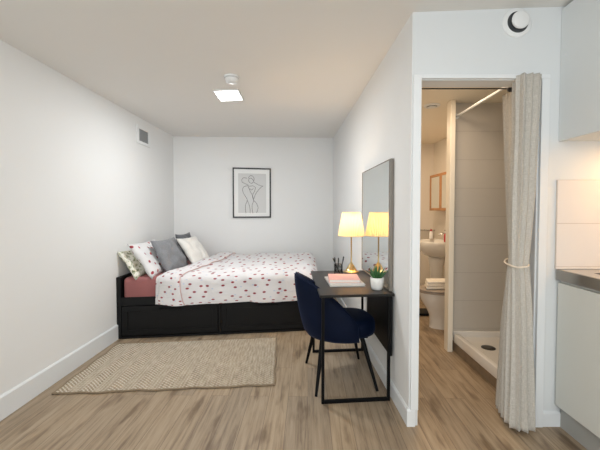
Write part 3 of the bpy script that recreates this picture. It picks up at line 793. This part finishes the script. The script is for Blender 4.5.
bm = nb(); box(bm, 1.785, 1.825, 1.11, 1.84, 1.687, 1.690); obj('diffuser', bm, M['kled'], kl)

# ------------------------------------------------------------------ shower
tr = thing('shower_tray', (1.74, 2.7, 0), 'white raised shower tray with dark round drain behind the curtain', 'shower tray')
tx0, tx1, ty0, ty1 = 1.405, 2.055, 2.195, 3.165
ty1b = 3.245
bm = nb(); box(bm, tx0+.02, tx1, ty0, ty1b, .0, .088); obj('plinth', bm, M['traybase'], tr, label='brown wood-effect plinth')
bm = nb(); rw = .05
box(bm, tx0, tx0+rw, ty0, ty1, .088, .172, .008, 3); box(bm, tx1-rw, tx1, ty0, ty1b, .088, .172, .008, 3)
box(bm, tx0+.02, tx1, ty1b-rw*.6, ty1b, .088, .172, .004, 3); box(bm, tx0, tx1, ty0, ty0+rw, .088, .172, .008, 3)
box(bm, tx0+.02, tx1-.01, ty0+.01, ty1b-.01, .088, .118)
obj('basin', bm, M['tray'], tr, smooth=True, autosm=True)
bm = nb(); lathe(bm, [(.056, 0), (.056, .004), (.048, .008), (.03, .010), (.002, .011)], (1.615, 2.965, .118), 32); obj('drain', bm, M['drain'], tr, smooth=True, label='dark metal drain cover')
bm = nb(); tube(bm, [(1.437, 3.245, 2.16), (1.437, 2.19, 2.16)], .011, 14)
t = nb()
for y in (3.243, 2.192):
    tube(bm, [(1.437, y-.004, 2.16), (1.437, y+.004, 2.16)], .026, 18)
obj('shower_rail', bm, M['trim'], label='white shower rail running back to the tiled wall', cat='rail', smooth=True, autosm=True)

# door curtain rod (dark) with end knob
rod = thing('curtain_rod', (1.05, 2.25, 2.07), 'thin dark curtain rod with round end knob across the bathroom doorway', 'curtain rod')
bm = nb(); tube(bm, [(.71, 2.225, 2.062), (1.30, 2.225, 2.062)], .004, 10); obj('pole', bm, M['wire'], rod, smooth=True)
bm = nb(); tube(bm, [(1.30, 2.215, 2.06), (1.306, 2.215, 2.06), (1.314, 2.215, 2.06), (1.326, 2.215, 2.06), (1.333, 2.215, 2.06)], [.010, .020, .023, .019, .008], 16); obj('end_knob', bm, M['wire'], rod, smooth=True)

# ------------------------------------------------------------------ curtain
def cr(P, t):
    t = t*(len(P)-1); i = min(int(t), len(P)-2); f = t-i
    p = [Vector(P[max(0, min(len(P)-1, k))]) for k in (i-1, i, i+1, i+2)]
    return .5*((2*p[1])+(p[2]-p[0])*f+(2*p[0]-5*p[1]+4*p[2]-p[3])*f*f+(3*p[1]-p[0]-3*p[2]+p[3])*f**3)
KT = [(1.395, 2.42), (1.395, 2.34), (1.365, 2.24), (1.295, 2.12), (1.265, 2.035), (1.325, 2.02), (1.378, 2.03)]
KM = [(1.335, 2.20), (1.315, 2.17), (1.275, 2.12), (1.25, 2.07), (1.245, 2.03), (1.285, 2.015), (1.335, 2.03)]
KB = [(1.305, 2.27), (1.275, 2.21), (1.25, 2.13), (1.235, 2.06), (1.25, 2.0), (1.31, 1.99), (1.38, 2.02)]
NF = 10
ZT = 2.078
def cpath(z, u):
    k = z/ZT
    tz = .99/ZT
    if k > tz: w = ((k-tz)/(1-tz)); w = w**.7; a, b_ = KM, KT
    else: w = ((tz-k)/tz)**.6; a, b_ = KM, KB
    return Vector(cr(a, u)).lerp(Vector(cr(b_, u)), w), w
def curt(u, v):
    zb = .028+.012*math.sin(u*5)
    z = zb+(ZT-zb)*v
    if u < .45: z -= .0
    p, w = cpath(z, u); q, _ = cpath(z, min(1, u+.01)); r, _ = cpath(z, max(0, u-.01))
    t = (q-r).normalized(); n = Vector((t.y, -t.x))
    amp = .009+.009*w
    ph = 2*PI*NF*u+.5*math.sin(z*2.1+u*4)
    s = math.sin(ph)
    off = amp*(s*(.75+.25*abs(s)))*(1 if u not in (0, 1) else .6)+.006*noise.noise(Vector((u*9, z*2.5, 1)))
    p = p+n*off+t*(.004*math.sin(2*ph))
    y = p.y
    # stay clear of the wall lining once in front of it
    if p.x > 1.33 and y < 2.3 and y > 2.048 and u > .6: y = 2.048
    return Vector((p.x, y, z))
bm = nb(); grid(bm, curt, 220, 90, lambda a, b_: (a*1.1, b_*2.06))
cu = thing('door_curtain', (1.30, 2.05, .03), 'long oatmeal linen curtain gathered at the right of the bathroom doorway', 'curtain')
o = obj('fabric', bm, M['curtain'], cu, smooth=True); s = o.modifiers.new('t', 'SOLIDIFY'); s.thickness = .0025
# tieback around the waist
bm = nb(); z = .985
lo = [Vector((*cpath(z, k/20)[0], 0)) for k in range(21)]
cen = sum(lo, Vector())/21
fr_ = []
for k in range(40):
    a = 2*PI*k/40
    # ellipse along bundle direction
    d = Vector((math.cos(a), math.sin(a), 0))
    ax = Vector((.045, -.19, 0)).normalized(); ay = Vector((ax.y, -ax.x, 0))
    fr_.append(Vector((1.290+.055*math.sin(a)*(1 if math.sin(a) > 0 else .3)+.052*abs(math.cos(a))**.6*(1 if math.cos(a) > 0 else -1), 2.095+.105*abs(math.sin(a))**.7*(1 if math.sin(a) > 0 else -1), 0))+Vector((0, 0, z+.012*math.sin(a)+.006*math.cos(a))))
tube(bm, fr_, .0052, 8, closed=True)
obj('tieback', bm, M['cord'], cu, smooth=True, label='cream cord tied around the curtain')

# ------------------------------------------------------------------ bathroom things
# toilet: faces left (-x), cistern against the side wall x=2.0
tyc = 3.86
wc = thing('toilet', (1.65, tyc, 0), 'white toilet with taupe lid seen through the bathroom doorway', 'toilet')
def wcring(x0, x1, hw, z, n=36, flat=.0):
    out = []
    for k in range(n):
        a = 2*PI*k/n; c_ = math.cos(a); s_ = math.sin(a)
        cx_ = (x0+x1)/2; rx = (x1-x0)/2
        x = cx_+rx*abs(c_)**(.75 if c_ > 0 else 1)*(1 if c_ > 0 else -1); y = hw*abs(s_)**.9*(1 if s_ > 0 else -1)
        out.append((x, tyc+y, z))
    return out
def loft(bm, rs, cap=True):
    V = [[bm.verts.new(p) for p in r_] for r_ in rs]; n = len(V[0])
    for A, B_ in zip(V, V[1:]):
        for k in range(n): bm.faces.new((A[k], A[(k+1) % n], B_[(k+1) % n], B_[k]))
    if cap: bm.faces.new(V[0][::-1]); bm.faces.new(V[-1])
bm = nb(); loft(bm, [wcring(1.44, 1.86, .115, 0), wcring(1.445, 1.86, .11, .05), wcring(1.44, 1.86, .11, .14), wcring(1.40, 1.86, .135, .22), wcring(1.345, 1.87, .165, .31), wcring(1.325, 1.88, .18, .375), wcring(1.325, 1.88, .182, .395)])
obj('bowl', bm, M['porcelain'], wc, smooth=True, autosm=True)
bm = nb(); loft(bm, [wcring(1.312, 1.80, .188, .397), wcring(1.308, 1.80, .190, .405), wcring(1.312, 1.80, .188, .414)]); obj('seat', bm, M['seat'], wc, smooth=True, autosm=True)
bm = nb(); loft(bm, [wcring(1.312, 1.81, .188, .416), wcring(1.306, 1.81, .191, .426), wcring(1.32, 1.80, .184, .436), wcring(1.40, 1.74, .12, .440)]); obj('lid', bm, M['seat'], wc, smooth=True, label='taupe toilet lid')
bm = nb(); box(bm, 1.82, 1.995, tyc-.19, tyc+.19, .40, .78, .02, 3); obj('cistern', bm, M['porcelain'], wc, smooth=True, autosm=True)
bm = nb(); box(bm, 1.81, 1.997, tyc-.2, tyc+.2, .78, .805, .008, 2); obj('cistern_lid', bm, M['porcelain'], wc)
# folded towel on the lid
tw = thing('folded_towel', (1.47, 3.84, .44), 'white folded towel lying on the toilet lid', 'towel')
bm = nb()
for k, (z, ins) in enumerate(((.441, .0), (.470, .004), (.499, .010))):
    box(bm, 1.385+ins, 1.63-ins, 3.74+ins, 3.95-ins, z, z+.028, .0125, 4, fn=lambda x, y, zz: (x+(y-3.84)*.25, y, zz+.004*math.sin(x*20)))
obj('folded_layers', bm, M['towel'], tw, smooth=True)
# basin on side wall
by = 4.60
ws = thing('wash_basin', (1.75, by, 0), 'white pedestal wash basin in the bathroom', 'basin')
def bring(f, z, xo=0):
    out = []
    for k in range(40):
        a = 2*PI*k/40; c_, s_ = math.cos(a), math.sin(a)
        x = 1.77+.225*f*c_*(1 if c_ < 0 else .98)+xo; y = by+.29*f*abs(s_)**.8*(1 if s_ > 0 else -1)
        out.append((min(x, 1.996), y, z))
    return out
bm = nb(); loft(bm, [bring(.45, .69, .02), bring(.70, .72, .01), bring(.92, .79, .0), bring(.98, .84), bring(1.0, .885), bring(.985, .898), bring(.90, .896), bring(.84, .87), bring(.7, .80), bring(.3, .765), bring(.05, .76)])
obj('bowl', bm, M['porcelain'], ws, smooth=True)
bm = nb(); lathe(bm, [(.10, 0), (.098, .03), (.078, .10), (.070, .4), (.08, .58), (.10, .70)], (1.80, by, 0), 28, sx=1.1, sy=1); obj('pedestal', bm, M['porcelain'], ws, smooth=True)
bm = nb(); tube(bm, [(1.93, by, .885), (1.93, by, .965), (1.92, by, .985), (1.88, by, .99), (1.83, by, .975)], [.018, .016, .014, .012, .011], 12); obj('tap', bm, M['chrome'], ws, smooth=True)
bm = nb(); tube(bm, [(1.93, by, .985), (1.935, by, 1.005), (1.90, by, 1.035)], [.012, .008, .006], 8); obj('tap_lever', bm, M['chrome'], ws, smooth=True)
# bottle & tumbler
def bottle(x, y, z, r_, h, m1, m2, label):
    t = thing('bottle', (x, y, z), label, 'bottle')
    bm = nb(); lathe(bm, [(r_*.9, 0), (r_, .006), (r_, h*.68), (r_*.5, h*.78), (r_*.4, h*.82)], (x, y, z), 20); obj('body', bm, m1, t, smooth=True)
    bm = nb(); lathe(bm, [(r_*.5, h*.82), (r_*.5, h)], (x, y, z), 14); obj('cap', bm, m2, t)
bottle(1.80, 4.80, .905, .026, .13, M['plastic'], M['red'], 'small white bottle with red cap on the far side of the basin')
bottle(1.84, 4.40, .895, .026, .14, M['red'], M['plastic'], 'small red bottle with white cap on the near side of the basin')
# shelf behind basin for the glass
gs = thing('glass_shelf', (1.7, 5.2, .98), 'clear glass shelf on the far bathroom wall above the basin', 'shelf')
bm = nb(); box(bm, 1.45, 1.98, 5.12, 5.249, 1.00, 1.008, .002); obj('panel', bm, M['glass'], gs)
bm = nb(); box(bm, 1.50, 1.52, 5.16, 5.249, .985, 1.0, .002); obj('bracket', bm, M['chrome'], gs)
bm = nb(); box(bm, 1.9, 1.92, 5.16, 5.249, .985, 1.0, .002); obj('bracket', bm, M['chrome'], gs)
# mirrored cabinet on side wall
mc = thing('mirror_cabinet', (1.92, 4.6, 1.29), 'wooden framed bathroom cabinet with mirrored doors on the wall', 'cabinet')
cx0, cx1, cy0, cy1, cz0, cz1 = 1.845, 1.998, 4.10, 4.99, 1.292, 1.785
bm = nb(); box(bm, cx0+.02, cx1, cy0, cy1, cz0, cz1, .003); obj('body', bm, M['pine'], mc)
ds = [(cy0, 4.628), (4.632, cy1)]
for a, b_ in ds:
    bm = nb(); w = .035
    box(bm, cx0, cx0+.019, a, b_, cz0, cz0+w, .002); box(bm, cx0, cx0+.019, a, b_, cz1-w, cz1, .002); box(bm, cx0, cx0+.019, a, a+w*.5, cz0+w, cz1-w, .002); box(bm, cx0, cx0+.019, b_-w*1.3, b_, cz0+w, cz1-w, .002)
    d = obj('door', bm, M['pine'], mc)
    bm = nb(); box(bm, cx0+.004, cx0+.012, a+w*.5, b_-w*1.3, cz0+w, cz1-w); obj('mirror_panel', bm, M['mirror'], d)
# round ceiling fan vent
fv = thing('ceiling_vent', (1.243, 3.33, 2.27), 'round white ceiling vent in the bathroom', 'vent')
bm = nb(); lathe(bm, [(.075, -.0005), (.075, -.006), (.068, -.012), (.05, -.012), (.048, -.004)], (1.243, 3.33, 2.285), 36); obj('ring', bm, M['plastic'], fv, smooth=True, autosm=True)
bm = nb(); lathe(bm, [(.049, -.0045), (.049, -.008)], (1.243, 3.33, 2.285), 30); obj('dark_gap', bm, M['grille'], fv, label='grey gap ring')
bm = nb(); lathe(bm, [(.02, -.008), (.040, -.016), (.038, -.021), (.002, -.023)], (1.243, 3.33, 2.285), 30); obj('inner_disc', bm, M['plastic'], fv, smooth=True)
# small black scale on floor
sc_ = thing('bathroom_scale', (1.49, 4.5, 0), 'small flat black bathroom scale on the floor behind the toilet', 'scale')
bm = nb(); box(bm, 1.42, 1.66, 4.24, 4.48, .012, .034, .006, 2); obj('platform', bm, M['black'], sc_)
for x, y in ((1.45, 4.27), (1.63, 4.27), (1.45, 4.45), (1.63, 4.45)):
    bm = nb(); tube(bm, [(x, y, 0), (x, y, .013)], .014, 12); obj('foot', bm, M['blackmetal'], sc_)

# ------------------------------------------------------------------ lights
def area(name, loc, rot, sx_, sy_, e, col):
    l = bpy.data.lights.new(name, 'AREA'); l.shape = 'RECTANGLE'; l.size = sx_; l.size_y = sy_; l.energy = e; l.color = col
    o = bpy.data.objects.new(name, l); o.location = loc; o.rotation_euler = rot; C.objects.link(o); return o
def point(name, loc, e, col, r_=.05):
    l = bpy.data.lights.new(name, 'POINT'); l.energy = e; l.color = col; l.shadow_soft_size = r_
    o = bpy.data.objects.new(name, l); o.location = loc; C.objects.link(o); return o
area('window_light', (-.2, YB+.05, 1.45), (R(90), 0, 0), 2.6, 1.9, 66, (.90, .96, 1.0))
area('overhead_area_light', (.1, .6, 2.40), (0, 0, 0), .5, .5, 9, (1, .95, .88))  # unseen area light just under the ceiling, no fitting modelled
area('led_light', (-.675, 3.355, zc+.0-.03), (0, 0, 0), .2, .26, 23, (.97, .99, 1.0))
point('lamp_bulb', lp+Vector((0, 0, .46)), 9.5, (1, .66, .33), .035)
area('kitchen_strip', (1.97, 1.80, 1.684), (0, 0, 0), .05, .35, 4.2, (1, .55, .2))
area('bathroom_light', (1.25, 4.2, 2.26), (0, 0, 0), .35, .35, 13, (1, .76, .52))
area('bathroom_light_near', (1.1, 2.75, 2.27), (0, 0, 0), .3, .3, 6.5, (1, .74, .50))

w = bpy.data.worlds.new('World'); bpy.context.scene.world = w; w.use_nodes = True
w.node_tree.nodes['Background'].inputs[0].default_value = (.9, .95, 1, 1); w.node_tree.nodes['Background'].inputs[1].default_value = .4

# ------------------------------------------------------------------ camera
cd = bpy.data.cameras.new('Camera'); cam = bpy.data.objects.new('Camera', cd); C.objects.link(cam)
cd.sensor_width = 36; cd.lens = 21.0; cam.location = (0, 0, 1.3); cam.rotation_euler = (R(90-1.8), 0, 0)
cd.shift_y = -.00667
cd.clip_start = .02
bpy.context.scene.camera = cam
sc = bpy.context.scene
sc.view_settings.view_transform = 'Standard'; sc.view_settings.exposure = 0
sc.cycles.max_bounces = 10; sc.cycles.diffuse_bounces = 6
